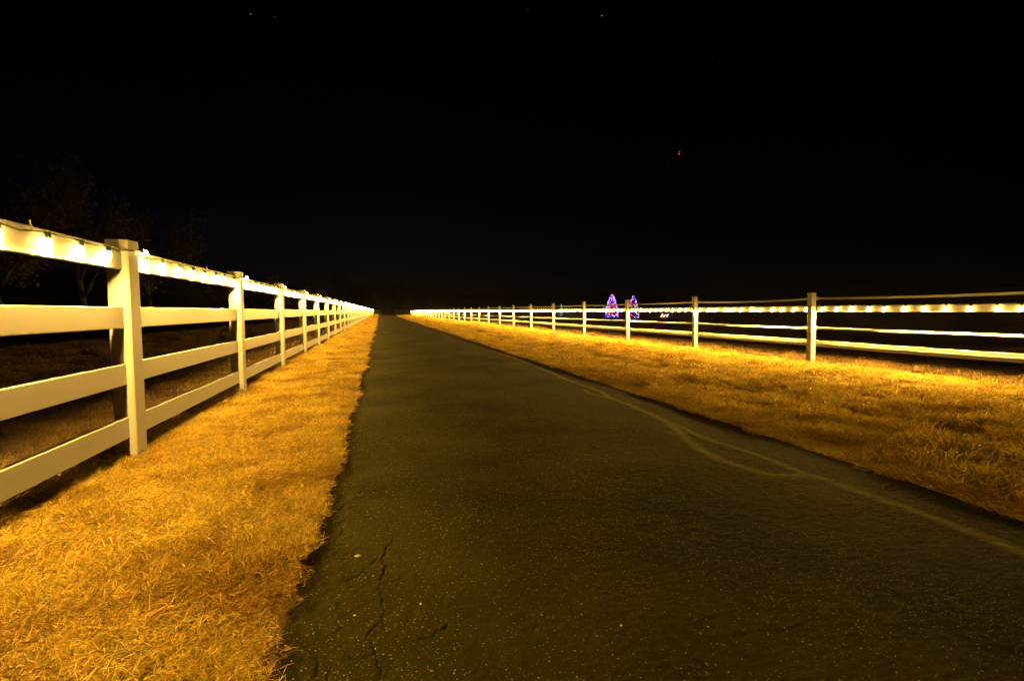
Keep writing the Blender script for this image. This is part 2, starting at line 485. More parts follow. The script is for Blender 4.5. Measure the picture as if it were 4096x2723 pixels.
# ------------------------------------------------------------------ left fence: four-rail white vinyl
L_SP, L_Y0, L_N = 2.48, 3.78, 52
LP = LX - 0.0635                 # post centre
POST_H = 1.405
def post_mesh(half, h, cap_h, lip):
    m = MB(); c = half * 0.12
    def ring(s, z): 
        k = c
        return [(-s + k, -s, z), (s - k, -s, z), (s, -s + k, z), (s, s - k, z), (s - k, s, z), (-s + k, s, z), (-s, s - k, z), (-s, -s + k, z)]
    m.prism(None, [ring(half, -0.15), ring(half, h - cap_h)])
    return m
def cap_mesh(half, cap_h, lip, peak):
    m = MB(); c = half * 0.12
    def ring(s, z):
        k = min(c, s * 0.3)
        return [(-s + k, -s, z), (s - k, -s, z), (s, -s + k, z), (s, s - k, z), (s - k, s, z), (-s + k, s, z), (-s, s - k, z), (-s, -s + k, z)]
    m.prism(None, [ring(half + lip, -cap_h), ring(half + lip, -0.004), ring(half + lip - 0.004, 0), ring(half * 0.35, peak)])
    return m
lp_me = post_mesh(0.0635, POST_H, 0.046, 0).mesh('post', M_VINYL)
lc_me = cap_mesh(0.0635, 0.045, 0.0022, 0.004).mesh('cap', M_VINYL)
def rail_profile(h, t, rib=0.0012):
    """closed section in (x, z): lightly fluted faces, rounded corners"""
    hh, ht, c = h / 2, t / 2, 0.005
    rib = 0.0; zz = [-hh + c, -hh * 0.64, -hh * 0.36, -hh * 0.30, hh * 0.02, hh * 0.08, hh * 0.36, hh * 0.44, hh * 0.66, hh - c]
    off = [0, 0, 0, -rib, -rib, 0, 0, -rib, 0, 0]
    right = [(ht + o_, z) for z, o_ in zip(zz, off)]
    left = [(-ht - o_, z) for z, o_ in zip(reversed(zz), reversed(off))]
    return [(ht - c * 0.4, -hh + c * 0.3)] + right + [(ht - c * 0.4, hh - c * 0.3), (ht - c, hh), (-ht + c, hh)] + left + [(-ht + c, -hh), (ht - c, -hh)]
def rail_mesh(name, length, h, t, mat, rib=0.0012):
    prof = rail_profile(h, t, rib)
    m = MB()
    m.prism(None, [[(x, y, z) for x, z in prof] for y in (0, length)])
    return m.mesh(name, mat)
lr_me = rail_mesh('rail', L_SP - 0.10, 0.136, 0.038, M_VINYL)
lfence = thing('rail_fence', 'tall white four-rail vinyl fence strung with lights along the left verge', 'fence', (LP, L_Y0, 0))
L_RAILS = [1.286, 0.912, 0.551, 0.199]
L_K0 = -2
def lpy(k): return k * L_SP - (0.072 if k <= 0 else 0.0)
lr_long = rail_mesh('rail', L_SP - 0.028, 0.136, 0.038, M_VINYL)
lpost = {}
for k in range(L_K0, L_N):
    y = lpy(k)
    p = link('post', lp_me, lfence, (0, y, 0), (R(random.uniform(-.35, .35)), R(random.uniform(-.35, .35)), R(-4.0 if k == 0 else random.uniform(-2, 1))))
    link('cap', lc_me, p, (0, 0, POST_H))
    if k < L_N - 1:
        for z in L_RAILS:
            link('rail', lr_long if k == 0 else lr_me, lfence, (random.uniform(-.0015, .0015), y + 0.05, z + random.uniform(-.003, .003)), (R(random.uniform(-.06, .06)), 0, 0))

# ------------------------------------------------------------------ right fence: flexible rail on square posts
R_SP, R_Y0, R_N = 3.216, 6.71, 35
RP = RX + 0.05
RPOST_H = 1.296
rp_me = post_mesh(0.048, RPOST_H, 0.022, 0).mesh('post', M_VINYL2)
rc_me = cap_mesh(0.048, 0.022, 0.006, 0.010).mesh('cap', M_VINYL2)
rfence = thing('flex_rail_fence', 'lower white fence of thin posts and sagging flexible bands on the right', 'fence', (RP, R_Y0, 0))
R_K0 = -2
RB = 0.048 + 0.012               # rails run behind the posts
brk = MB(); brk.box(-0.012, 0.018, -0.016, 0.016, -0.028, 0.028); brk.box(0.018, 0.026, -0.010, 0.010, -0.036, 0.036)
br_me = brk.mesh('bracket', M_VINYL2)
def band(name, y0, y1, zc, h, t, sag, mat, seg=9, ridge=True, tw=0.0):
    m = MB(); rings = []
    for i in range(seg + 1):
        s = i / seg
        y = y0 + (y1 - y0) * s
        z = zc - sag * 4 * s * (1 - s)
        if ridge:
            pr = [(t / 2, -h / 2 + .006), (t / 2, -.006), (t / 2 + .004, -.003), (t / 2 + .004, .003), (t / 2, .006), (t / 2, h / 2 - .006), (0, h / 2),
                  (-t / 2, h / 2 - .006), (-t / 2, .006), (-t / 2 - .004, .003), (-t / 2 - .004, -.003), (-t / 2, -.006), (-t / 2, -h / 2 + .006), (0, -h / 2)]
        else:
            pr = [(t / 2, -h / 2), (t / 2, h / 2), (-t / 2, h / 2), (-t / 2, -h / 2)]
        a = tw * math.sin(s * 5)
        ca, sa = math.cos(a), math.sin(a)
        rings.append([(RB + x * ca - zz * sa, y, z + x * sa + zz * ca) for x, zz in pr])
    m.prism(None, rings)
    me = m.mesh(name, mat)
    return link(name, me, rfence)
rlean = {}
R_TILT = {-2: 0.2, -1: 0.5, 0: 2.0, 1: 3.0, 2: 1.4, 3: 1.6, 4: 1.4, 5: 2.2}
for k in range(R_K0, R_N):
    y = k * R_SP
    rnd = random.Random(k + 50)
    ln = R(R_TILT.get(k, rnd.uniform(0.4, 1.4)))
    gz = -0.03 if k <= 0 else 0.0
    # lean towards the road, pivoting near the lit band so the bands stay attached
    p = link('post', rp_me, rfence, (math.tan(ln) * 0.55 if k > -1 else 0.0, y, gz), (R(rnd.uniform(-.8, .8)), -ln * 0.55, 0))
    link('cap', rc_me, p, (0, 0, RPOST_H))
    for z in (1.168, 0.664):
        link('bracket', br_me, p, (RB - 0.012, -0.052, z - gz))
    if k < R_N - 1:
        y1 = y + R_SP
        band('cable', y, y1, 1.170, 0.034, 0.010, rnd.uniform(.012, .04), M_VINYL2, 9, False, rnd.uniform(-.5, .5))
        band('band', y, y1, 0.997, 0.108, 0.012, rnd.uniform(.0, .006), M_VINYL2, 6)
        band('cable', y, y1, 0.664, 0.036, 0.010, rnd.uniform(.0, .012), M_VINYL2, 9, False, rnd.uniform(-.7, .7))
        band('band', y, y1, 0.408, 0.108, 0.012, rnd.uniform(.0, .016), M_VINYL2, 6)

# ------------------------------------------------------------------ light strings
bv, bf = lathe([(0.0085, 0.0), (0.0140, -0.010), (0.0165, -0.028), (0.0120, -0.060)], 6)
TIP_FACE = len(bf) - 1           # the blunt end of the bulb
def bulb_mats(me, tip, n_bulbs=1):
    me.materials.append(tip)
    for q in range(n_bulbs): me.polygons[q * len(bf) + TIP_FACE].material_index = 1
bulb_me = mesh_from('bulb', bv, bf, M_BULB, False)
bulb_mats(bulb_me, M_TIP)
bulb_me_r = mesh_from('bulb', bv, bf, M_BULB_R, False)
bulb_mats(bulb_me_r, M_TIP_R)
sv, sf = lathe([(0.0095, 0.030), (0.0110, 0.028), (0.0115, 0.004), (0.0100, -0.002)], 8)
socket_me = mesh_from('socket', sv, sf, M_WIRE, True)

def light_string(root, bulbs, wire_pts, ties, bulb_me, n_single=300, n_socket=90):
    """bulbs: (pos, rotation) in the root's space, nearest first"""
    m = MB(); m.tube(wire_pts, 0.0032, 4); m.build('wire', M_WIRE, root, True)
    m2 = MB(); m2.tube([Vector(p) + Vector((0.002, 0, -0.005 + 0.004 * math.sin(i * 1.7))) for i, p in enumerate(wire_pts)], 0.0028, 4)
    m2.build('wire', M_WIRE, root, True)
    for i, (p, e) in enumerate(bulbs[:n_single]):
        o = link('bulb', bulb_me, root, p, e)
        if i < n_socket: link('socket', socket_me, o)
    rest = MB()
    for p, e in bulbs[n_single:]:
        mt = e.to_matrix()
        rest.add([mt @ Vector(v) + Vector(p) for v in bv], bf)
    if rest.v:
        o = rest.build('far_bulbs', bulb_me.materials[0], root); o['kind'] = 'stuff'; bulb_mats(o.data, bulb_me.materials[1], len(bulbs) - n_single)
    for me_pts in ties:
        t = MB(); t.tube(me_pts, 0.0022, 4); t.build('cable_tie', M_TIE, root)

# left: along the front of the top rail, over the face of every post
lroot = thing('light_string', 'string of big warm white bulbs hung along the top rail of the left fence', 'string lights', (LP, L_Y0, 0))
fx = 0.019 + 0.006               # wire in front of the rail face
ZR = L_RAILS[0]
bulbs = []; wire = []; ties = []
rnd = random.Random(5)
for k in range(-2, L_N - 1):
    y = lpy(k)
    hz = ZR + 0.048
    wire += [(fx, y - 0.12, hz - 0.004), (0.071, y - 0.058, hz + 0.004), (0.071, y + 0.058, hz + 0.012), (fx + 0.012, y + 0.15, hz)]
    # bulb stretched out sideways past the post
    bulbs.append((Vector((0.080, y + 0.088, hz + 0.012)), Euler((R(90 + rnd.uniform(-8, 6)), 0, R(rnd.uniform(-14, 6))))))
    for j in range(8):
        by = y + 0.21 + j * (0.304 if k == 0 else 0.292) + rnd.uniform(-.02, .02)
        bz = hz - 0.008 + rnd.uniform(-.006, .004)
        wire += [(fx, by - 0.012, bz + 0.008), (fx + .002, by + 0.012, bz + 0.008), (fx + .004, by + 0.14, bz + rnd.uniform(-.004, .008))]
        bulbs.append((Vector((fx + 0.010, by, bz - 0.022)), Euler((R(rnd.gauss(0, 9)), R(rnd.uniform(-7, 5)), 0))))
    for ty in (0.30, 1.55):
        yy = y + ty + rnd.uniform(-.05, .05); hh = 0.070; tt = 0.023
        if k < 14:
            ties.append([(tt + .004, yy, ZR - hh), (tt + .006, yy + .002, ZR), (tt + .002, yy - .002, ZR + hh), (-tt, yy, ZR + hh), (-tt, yy, ZR - hh), (tt + .004, yy, ZR - hh)])
            ties.append([(tt - .004, yy, ZR + hh), (tt - .002, yy - .004, ZR + hh + .022)])
bulbs.sort(key=lambda b_: abs(b_[0].y + L_Y0 - 2.0))
light_string(lroot, bulbs, wire, ties, bulb_me)

rroot = thing('light_string', 'string of warm white bulbs hung on the upper wide band of the right fence', 'string lights', (RP, R_Y0, 0))
bulbs = []; wire = []; ties = []
gx = RB - 0.006 - 0.008
rnd = random.Random(9)
for k in range(-1, R_N - 1):
    y = k * R_SP; hz = 0.997 + 0.050
    wire += [(gx, y - 0.10, hz), (-0.056, y - 0.055, hz + .006), (-0.056, y + 0.055, hz + .006), (gx - .004, y + 0.12, hz)]
    for j in range(12):
        by = y + 0.14 + j * 0.264 + rnd.uniform(-.02, .02)
        bz = hz - 0.010 + rnd.uniform(-.008, .004)
        wire += [(gx, by, bz + .010), (gx - .002, by + .13, bz + .006 + rnd.uniform(-.008, .006))]
        bulbs.append((Vector((gx - 0.010, by, bz - 0.018)), Euler((R(rnd.gauss(0, 8)), R(rnd.uniform(15, 28)), 0))))
    for ty in (R_SP - 0.09,):
        if k < 8:
            yy = y + ty; hh = 0.058
            ties.append([(RB - .02, yy, 0.997 - hh), (RB - .022, yy, 0.997), (RB - .02, yy, 0.997 + hh), (RB + .012, yy, 0.997 + hh), (RB + .012, yy, 0.997 - hh), (RB - .02, yy, 0.997 - hh)])
bulbs.sort(key=lambda b_: abs(b_[0].y + R_Y0 - 5.0))
light_string(rroot, bulbs, wire, ties, bulb_me_r, n_socket=60)

# ------------------------------------------------------------------ grass
src = bpy.data.collections.new('grass_sources')     # not linked to the scene: only read by the scatter
def blades(n, rad, len_rng, tilt_rng, width, seed, curl=0.5, lift=(0.0, 0.02), lean=None):
    r = np.random.default_rng(seed)
    v = []; f = []
    for i in range(n):
        a = r.uniform(0, 2 * math.pi); d = rad * math.sqrt(r.random())
        p = Vector((d * math.cos(a), d * math.sin(a), r.uniform(*lift) - 0.004))
        az = r.uniform(0, 2 * math.pi) if lean is None else r.normal(lean, 0.8)
        tl = R(r.uniform(*tilt_rng))            # from vertical
        ln = r.uniform(*len_rng); w = width * r.uniform(0.6, 1.5)
        dirv = Vector((math.sin(tl) * math.cos(az), math.sin(tl) * math.sin(az), math.cos(tl)))
        roll = r.uniform(0, math.pi)
        side = dirv.orthogonal().normalized()
        side.rotate(Matrix.Rotation(roll, 3, dirv))
        bend = Vector((math.cos(az), math.sin(az), -1.2)) * curl * r.uniform(0.0, 1.0) * ln * 0.4
        p1 = p + dirv * ln * 0.5; p2 = p + dirv * ln + bend
        p2.z = max(p2.z, 0.001)
        b0 = len(v)
        v += [p - side * w * .5, p + side * w * .5, p1 - side * w * .45, p1 + side * w * .45, p2]
        f += [(b0, b0 + 1, b0 + 3, b0 + 2), (b0 + 2, b0 + 3, b0 + 4)]
    return v, f
def add_src(i, *a, mat=None, **k):
    v, f = blades(*a, **k)
    ob = bpy.data.objects.new('grass_%02d' % i, mesh_from('grass_%02d' % i, v, f, mat or M_GRASS))
    src.objects.link(ob)
for i in range(6):   # matted straw
    add_src(i, 400, 0.16, (0.020, 0.066), (45, 88), 0.0022, 100 + i, 0.4, (0.0, 0.026))
for i in range(6, 12):   # mown tufts
    add_src(i, 240, 0.12, (0.025, 0.058), (15, 68), 0.0023, 100 + i, 0.5)
for i in range(12, 15):   # long uncut tufts
    add_src(i, 46, 0.07, (0.06, 0.15), (5, 60), 0.0022, 100 + i, 0.7)
for i in range(15, 18):   # loose straw pieces
    add_src(i, 10, 0.16, (0.05, 0.10), (74, 90), 0.0026, 100 + i, 0.1, (0.02, 0.04))
for i in range(22, 28):   # coarse mown clumps for the wide verge
    add_src(i, 190, 0.12, (0.03, 0.072), (15, 70), 0.0042, 100 + i, 0.6)
for i in range(18, 22):   # rough pasture tufts, coloured darker for the shade behind the fences
    add_src(i, 150, 0.15, (0.04, 0.10), (10, 70), 0.0035, 100 + i, 0.6, mat=M_SHADED_PASTURE)

def scatter_group():
    ng = bpy.data.node_groups.new('scatter_tufts', 'GeometryNodeTree')
    ng.interface.new_socket('Geometry', in_out='INPUT', socket_type='NodeSocketGeometry')
    ng.interface.new_socket('Geometry', in_out='OUTPUT', socket_type='NodeSocketGeometry')
    N = ng.nodes.new
    gi, go = N('NodeGroupInput'), N('NodeGroupOutput')
    ci = N('GeometryNodeCollectionInfo'); ci.inputs['Collection'].default_value = src
    ci.inputs['Separate Children'].default_value = True; ci.inputs['Reset Children'].default_value = True
    ip = N('GeometryNodeInstanceOnPoints'); ip.inputs['Pick Instance'].default_value = True
    def attr(name, typ):
        a = N('GeometryNodeInputNamedAttribute'); a.data_type = typ; a.inputs['Name'].default_value = name
        return next(s for s in a.outputs if s.enabled and s.name == 'Attribute')
    ng.links.new(gi.outputs[0], ip.inputs['Points'])
    ng.links.new(ci.outputs[0], ip.inputs['Instance'])
    ng.links.new(attr('pick', 'INT'), ip.inputs['Instance Index'])
    ng.links.new(attr('turn', 'FLOAT_VECTOR'), ip.inputs['Rotation'])
    ng.links.new(attr('size', 'FLOAT_VECTOR'), ip.inputs['Scale'])
    ng.links.new(ip.outputs[0], go.inputs[0])
    return ng
NG = scatter_group()
def scatter(name, pts, pick, turn, size, label):
    me = bpy.data.meshes.new(name)
    n = len(pts)
    me.vertices.add(n); me.vertices.foreach_set('co', np.asarray(pts, np.float32).ravel())
    a = me.attributes.new('pick', 'INT', 'POINT'); a.data.foreach_set('value', np.asarray(pick, np.int32))
    a = me.attributes.new('turn', 'FLOAT_VECTOR', 'POINT'); a.data.foreach_set('vector', np.asarray(turn, np.float32).ravel())
    a = me.attributes.new('size', 'FLOAT_VECTOR', 'POINT'); a.data.foreach_set('vector', np.asarray(size, np.float32).ravel())
    me.materials.append(M_GRASS)
    o = link(name, me)
    md = o.modifiers.new('tufts', 'NODES'); md.node_group = NG
    o['kind'] = 'stuff'; o['label'] = label; o['category'] = 'grass'
    return o

def jitter_grid(x0, x1, y0, y1, cell):
    gx_, gy_ = np.meshgrid(np.arange(x0, x1, cell), np.arange(y0, y1, cell))
    x = gx_.ravel() + rng.uniform(-.6, .6, gx_.size) * cell
    y = gy_.ravel() + rng.uniform(-.6, .6, gx_.size) * cell
    return x, y
def visible(x, y, margin=0.4):
    c, s = math.cos(YAW), math.sin(YAW)
    zc = x * s + y * c; xc = x * c - y * s
    return (zc > 0.35) & (np.abs(xc) < zc * (0.5 / FOCAL) * 1.12 + margin)
def fill(regions):
    P, K, T, S = [], [], [], []
    for (x0, x1, y0, y1, cell, picks, sc, keep) in regions:
        x, y = jitter_grid(x0, x1, y0, y1, cell)
        ok = visible(x, y) & keep(x, y)
        x, y = x[ok], y[ok]
        n = len(x)
        P.append(np.column_stack([x, y, ground_h(x, y) + 0.006]))
        K.append(rng.choice(picks, n))
        T.append(np.column_stack([rng.normal(0, .08, n), rng.normal(0, .08, n), rng.uniform(0, 6.28, n)]))
        s = sc * rng.uniform(0.75, 1.25, n)
        S.append(np.column_stack([s, s, s * rng.uniform(0.75, 1.3, n)]))
    return np.vstack(P), np.concatenate(K), np.vstack(T), np.vstack(S)

flat, tuft, tall, loose = list(range(6)), list(range(6, 12)), [12, 13, 14], [15, 16, 17]
any_ = lambda x, y: np.ones(x.shape, bool)
off_l = lambda x, y: x < road_left(y) - 0.10
off_l2 = lambda x, y: x < road_left(y) - 0.04
off_r = lambda x, y: x > road_right(y) + 0.05
clump = lambda t, s, sd: (lambda x, y: noise2(x, y, s, sd) > t)
both = lambda *fs: (lambda x, y: np.logical_and.reduce([f(x, y) for f in fs]))

rough, coarse = [18, 19, 20, 21], [22, 23, 24, 25, 26, 27]
edge_l = lambda x, y: x < road_left(y) - 0.03
scatter('dry_grass', *fill([
    (-1.78, -0.2, 0.3, 12, 0.105, flat, 0.82, both(off_l, clump(-0.44, 0.16, 48))),
    (-1.78, -0.2, 0.3, 12, 0.10, tuft, 0.85, both(off_l, clump(0.02, 0.2, 41))),
    (-0.55, -0.15, 0.3, 14, 0.06, flat, 0.5, both(edge_l, lambda x, y: x > road_left(y) - 0.17)),
    (-0.55, -0.15, 0.3, 14, 0.09, tuft, 0.6, both(off_l2, lambda x, y: x > road_left(y) - 0.17, clump(-0.03, 0.25, 44))),
    (-1.75, -0.2, 0.3, 9, 0.3, loose, 0.8, off_l),
    (-1.66, -1.42, 0.3, 14, 0.15, tall, 0.7, any_),
    (-1.80, -0.2, 12, 36, 0.17, flat + coarse, 1.15, off_l),
    (-1.90, -0.2, 36, 70, 0.30, coarse, 1.5, off_l), (-1.90, -0.2, 70, 130, 0.6, coarse, 2.0, off_l)]),
    'matted straw-coloured mown grass between the left fence and the road')
inner_r = lambda x, y: x > road_right(y) + 0.16
scatter('dry_grass', *fill([
    (2.85, 7.35, 0.8, 16, 0.13, coarse, 0.95, both(inner_r, clump(-0.22, 0.33, 45))),
    (3.2, 7.2, 0.8, 16, 0.24, coarse, 1.35, both(inner_r, clump(0.08, 0.5, 42))),
    (2.85, 7.35, 0.8, 16, 0.17, flat, 0.9, both(off_r, clump(-0.25, 0.6, 46))),
    (2.80, 3.6, 0.8, 16, 0.09, flat, 0.75, both(off_r, lambda x, y: x < road_right(y) + 0.5)),
    (7.0, 7.35, 0.8, 30, 0.25, tall, 0.5, any_),
    (2.85, 7.4, 16, 40, 0.22, coarse, 1.2, both(off_r, clump(-0.25, 0.6, 47))), (2.85, 7.4, 40, 75, 0.40, coarse, 1.6, off_r), (2.85, 7.4, 75, 120, 0.8, coarse, 2.2, off_r)]),
    'mown golden grass on the wide verge between the road and the right fence')
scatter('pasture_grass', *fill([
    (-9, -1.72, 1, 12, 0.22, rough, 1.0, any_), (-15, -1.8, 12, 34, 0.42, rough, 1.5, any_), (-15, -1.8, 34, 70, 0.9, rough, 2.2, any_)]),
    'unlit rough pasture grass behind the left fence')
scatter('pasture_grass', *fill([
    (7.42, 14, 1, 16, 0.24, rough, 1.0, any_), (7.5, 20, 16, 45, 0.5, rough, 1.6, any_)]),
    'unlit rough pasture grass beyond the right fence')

# ------------------------------------------------------------------ grit and pebbles on the road
M_STONE = plain('pale_stone', (0.50, 0.46, 0.38), 0.8)
M_GRIT = plain('brown_grit', (0.16, 0.13, 0.08), 0.9, var=0.5, scale=9)
def stone(seed, s):
    r = random.Random(seed); m = MB()
    ring0 = [(s * .7 * math.cos(a) * r.uniform(.7, 1.2), s * .5 * math.sin(a) * r.uniform(.7, 1.2), 0) for a in [k * 6.283 / 6 for k in range(6)]]
    ring1 = [(x * 1.25, y_ * 1.25, s * .25) for x, y_, z in ring0]
    ring2 = [(x * .6 + r.uniform(-.1, .1) * s, y_ * .6, s * r.uniform(.4, .55)) for x, y_, z in ring0]
    m.prism(None, [ring0, ring1, ring2])
    return m
peb = [((1430, 2225), 0.013, 'largest pale pebble lying on the road near the left grass edge'),
       ((1683, 2416), 0.007, 'small pale pebble on the open asphalt beside the cracks'),
       ((1418, 2462), 0.006, 'small tan pebble on the road below the largest pebble'),
       ((2485, 2503), 0.007, 'lone small tan pebble near the middle of the road in front')]
for i, (px, s, lab) in enumerate(peb):
    p = on_ground(*px)
    o = stone(i, s).build('pebble', M_STONE, None, False, (p.x, p.y, 0.001), (0, 0, i * 1.3))
    o['label'] = lab; o['category'] = 'pebble'
gm = MB()
for i in range(420):
    x, y = rng.uniform(-0.2, 2.8), 0.6 + 7.5 * rng.random() ** 1.6
    s = rng.uniform(0.0025, 0.006); a = rng.uniform(0, 6.28)
    st = stone(i + 9, s)
    ca, sa = math.cos(a), math.sin(a)
    gm.add([(x + vx * ca - vy * sa, y + vx * sa + vy * ca, vz + 0.002) for vx, vy, vz in st.v], st.f)
o = gm.build('road_grit', M_GRIT); o['kind'] = 'stuff'; o['label'] = 'scattered fine grit and straw bits on the asphalt'; o['category'] = 'grit'

# ------------------------------------------------------------------ trees
def branching(m, base, height, seed, levels=4, trunk=0.16, sides=5, spread=0.75, first=0.25, kids=(3, 5)):
    r = random.Random(seed); tips = []
    def grow(p, d, ln, rad, lv):
        n = 3; pts = [p]; q = p; dd = d
        for i in range(n):
            dd = (dd + Vector((r.gauss(0, .13), r.gauss(0, .13), r.gauss(.05, .08)))).normalized()
            q = q + dd * ln / n; pts.append(q)
        m.tube(pts, [rad * (1 - .62 * i / n) for i in range(n + 1)], max(3, sides - lv // 2))
        if lv >= levels:
            tips.append((pts, dd)); return
        if lv >= levels - 1: tips.append((pts, dd))
        for c in range(r.randint(*kids)):
            t = r.uniform(first if lv == 0 else .35, 1.0)
            k = min(int(t * n), n - 1); pp = pts[k].lerp(pts[k + 1], t * n - k)
            az = r.uniform(0, 6.283); sp = spread * r.uniform(.6, 1.25)
            o_ = dd.orthogonal().normalized(); o_.rotate(Matrix.Rotation(az, 3, dd))
            grow(pp, (dd * math.cos(sp) + o_ * math.sin(sp) + Vector((0, 0, .12))).normalized(), ln * r.uniform(.5, .72), rad * (1 - .5 * t) * .6, lv + 1)
        grow(pts[-1], dd, ln * .62, rad * .38, lv + 1)
    grow(Vector(base), Vector((0, 0, 1)), height * .42, trunk, 0)
    return tips

def leafy_tree(px, base_y_dist, top_px, label, seed, width=1.0, nleaf=7000, leaf=0.11, drop=0.0):
    p = at_depth(px, 1245, base_y_dist); p.z = 0
    top = at_depth(px, top_px, base_y_dist).z
    root = thing('deciduous_tree', label, 'tree', p, 'leafy trees behind the left fence')
    m = MB(); tips = branching(m, (0, 0, -0.1), top * 0.92, seed, 4, top * 0.022, 6, 0.7 * width, 0.35)
    m.build('trunk', M_BARK, root, True)
    r = np.random.default_rng(seed); v = []; f = []
    zmax = max(q.z for pts, d in tips for q in pts); sc = top / max(zmax, .1)
    per = max(3, nleaf // len(tips))
    for pts, d in tips:
        if r.random() < 0.22: continue
        for i in range(int(per * r.uniform(.4, 1.8))):
            q = pts[r.integers(0, len(pts))] + Vector(r.normal(0, .17, 3))
            q.z -= abs(r.normal(0, .25)) * (1 + drop)
            a = Vector(r.normal(0, 1, 3)).normalized(); c = a.orthogonal().normalized(); s = leaf * r.uniform(.5, 1.2)
            b0 = len(v); v += [q - a * s * .7, q + c * s * .42, q + a * s * .8, q - c * s * .42]; f.append((b0, b0 + 1, b0 + 2, b0 + 3))
    link('crown', mesh_from('crown', v, f, M_LEAF), root)
leafy_tree(30, 18.5, 560, 'tall leafy tree at the far left behind the fence', 61, 1.1, 9000)
leafy_tree(330, 21.0, 520, 'tallest autumn tree behind the nearest fence post', 62, 1.0, 9000)
leafy_tree(610, 24.5, 720, 'shorter leafy tree right of the nearest fence post', 63, 1.05, 7000)
leafy_tree(880, 52.0, 1030, 'small round tree behind the fence above the second post', 64, 1.0, 3500, 0.16)
leafy_tree(1115, 70.0, 1055, 'low bushy tree seen just above the distant left lights', 65, 1.2, 3500, 0.2)
leafy_tree(1235, 88.0, 1100, 'smallest bushy tree near the far end of the left fence', 66, 1.3, 2500, 0.24)

far_trees = [(1388, 1075, 215, 'tall bare spreading tree against the sky left of the road end', 5, 0.85),
             (1462, 1110, 240, 'bare tree just left of the road end', 4, .7), (1506, 1118, 236, 'slim bare tree above the left edge of the road end', 4, .6),
             (1552, 1116, 245, 'bare tree straight above the road end', 4, .65), (1598, 1122, 238, 'bare tree above the right edge of the road end', 4, .6),
             (1640, 1124, 242, 'bare tree above the far end of the right fence', 4, .65), (1676, 1120, 236, 'bare tree left of the dark round tree', 4, .6),
             (1728, 1102, 225, 'dark dense tree right of the bare row over the right fence end', 5, .7)]
for i, (px, py, dist, lab, lv, sp) in enumerate(far_trees):
    p = at_depth(px, 1245, dist); p.z = 0
    h = at_depth(px, py, dist).z
    root = thing('bare_tree', lab, 'tree', p, 'bare trees beyond the road end')
    m = MB(); tips = branching(m, (0, 0, -.2), h * .95, 80 + i, lv if lv < 5 else 4, h * .02, 5, sp, .3, (3, 5))
    m.build('trunk', M_FAR_BARK, root)
    tw = MB(); r = random.Random(i)
    for pts, d in tips:
        for q in range(4 if i < 7 else 12):
            a = pts[r.randrange(len(pts))]
            e = a + (d + Vector((r.gauss(0, .5), r.gauss(0, .5), r.gauss(.2, .4)))) * r.uniform(.5, 1.5)
            tw.tube([a, (a + e) / 2 + Vector((0, 0, r.gauss(0, .1))), e], [.05, .035, .015], 3)
    o = tw.build('twigs', M_FAR_BARK, root); o['kind'] = 'stuff'

# ------------------------------------------------------------------ fences and gate at the road end
def cross_fence(px0, px1, dist, label, n_post, rails=4):
    a = at_depth(px0, 1245, dist); c = at_depth(px1, 1245, dist); a.z = c.z = 0
    c.y = a.y + (c.y - a.y) * 0.2
    d = c - a; ln = d.length; rz = math.atan2(d.y, d.x)
    root = thing('cross_fence', label, 'fence', a, None, rz)
    pm = MB(); pm.box(-.09, .09, -.09, .09, -.1, 1.5); pme = pm.mesh('post', M_GREY_FENCE)
    for k in range(n_post): link('post', pme, root, (ln * k / (n_post - 1), 0, 0))
    rm = MB(); rm.box(0, ln / (n_post - 1) - .19, -.03, .03, -.085, .085); rme = rm.mesh('rail', M_GREY_FENCE)
    for k in range(n_post - 1):
        for q in range(rails): link('rail', rme, root, (ln * k / (n_post - 1) + .095, 0, .25 + q * 1.1 / (rails - 1)))
cross_fence(1496, 1522, 152, 'dim pale rail fence across the left of the road end', 3)
cross_fence(1581, 1642, 150, 'dim pale rail fence across the right of the road end', 4)
M_RUST = plain('rusty_gate_paint', (0.16, 0.05, 0.03), 0.6)
a = at_depth(1536, 1245, 156); a.z = 0
gate = thing('farm_gate', 'dim reddish metal farm gate across the far road end', 'gate', a)
gw = at_depth(1580, 1245, 156).x - a.x
for xx in (0, gw / 2, gw):
    m = MB(); m.tube([(xx, 0, .1), (xx, 0, 1.35)], .035, 6); m.build('upright', M_RUST, gate)
for zz in (.2, .48, .76, 1.04, 1.32):
    m = MB(); m.tube([(.036, 0, zz), (gw / 2 - .036, 0, zz)], .028, 6); m.build('bar', M_RUST, gate)
    m = MB(); m.tube([(gw / 2 + .036, 0, zz), (gw - .036, 0, zz)], .028, 6); m.build('bar', M_RUST, gate)

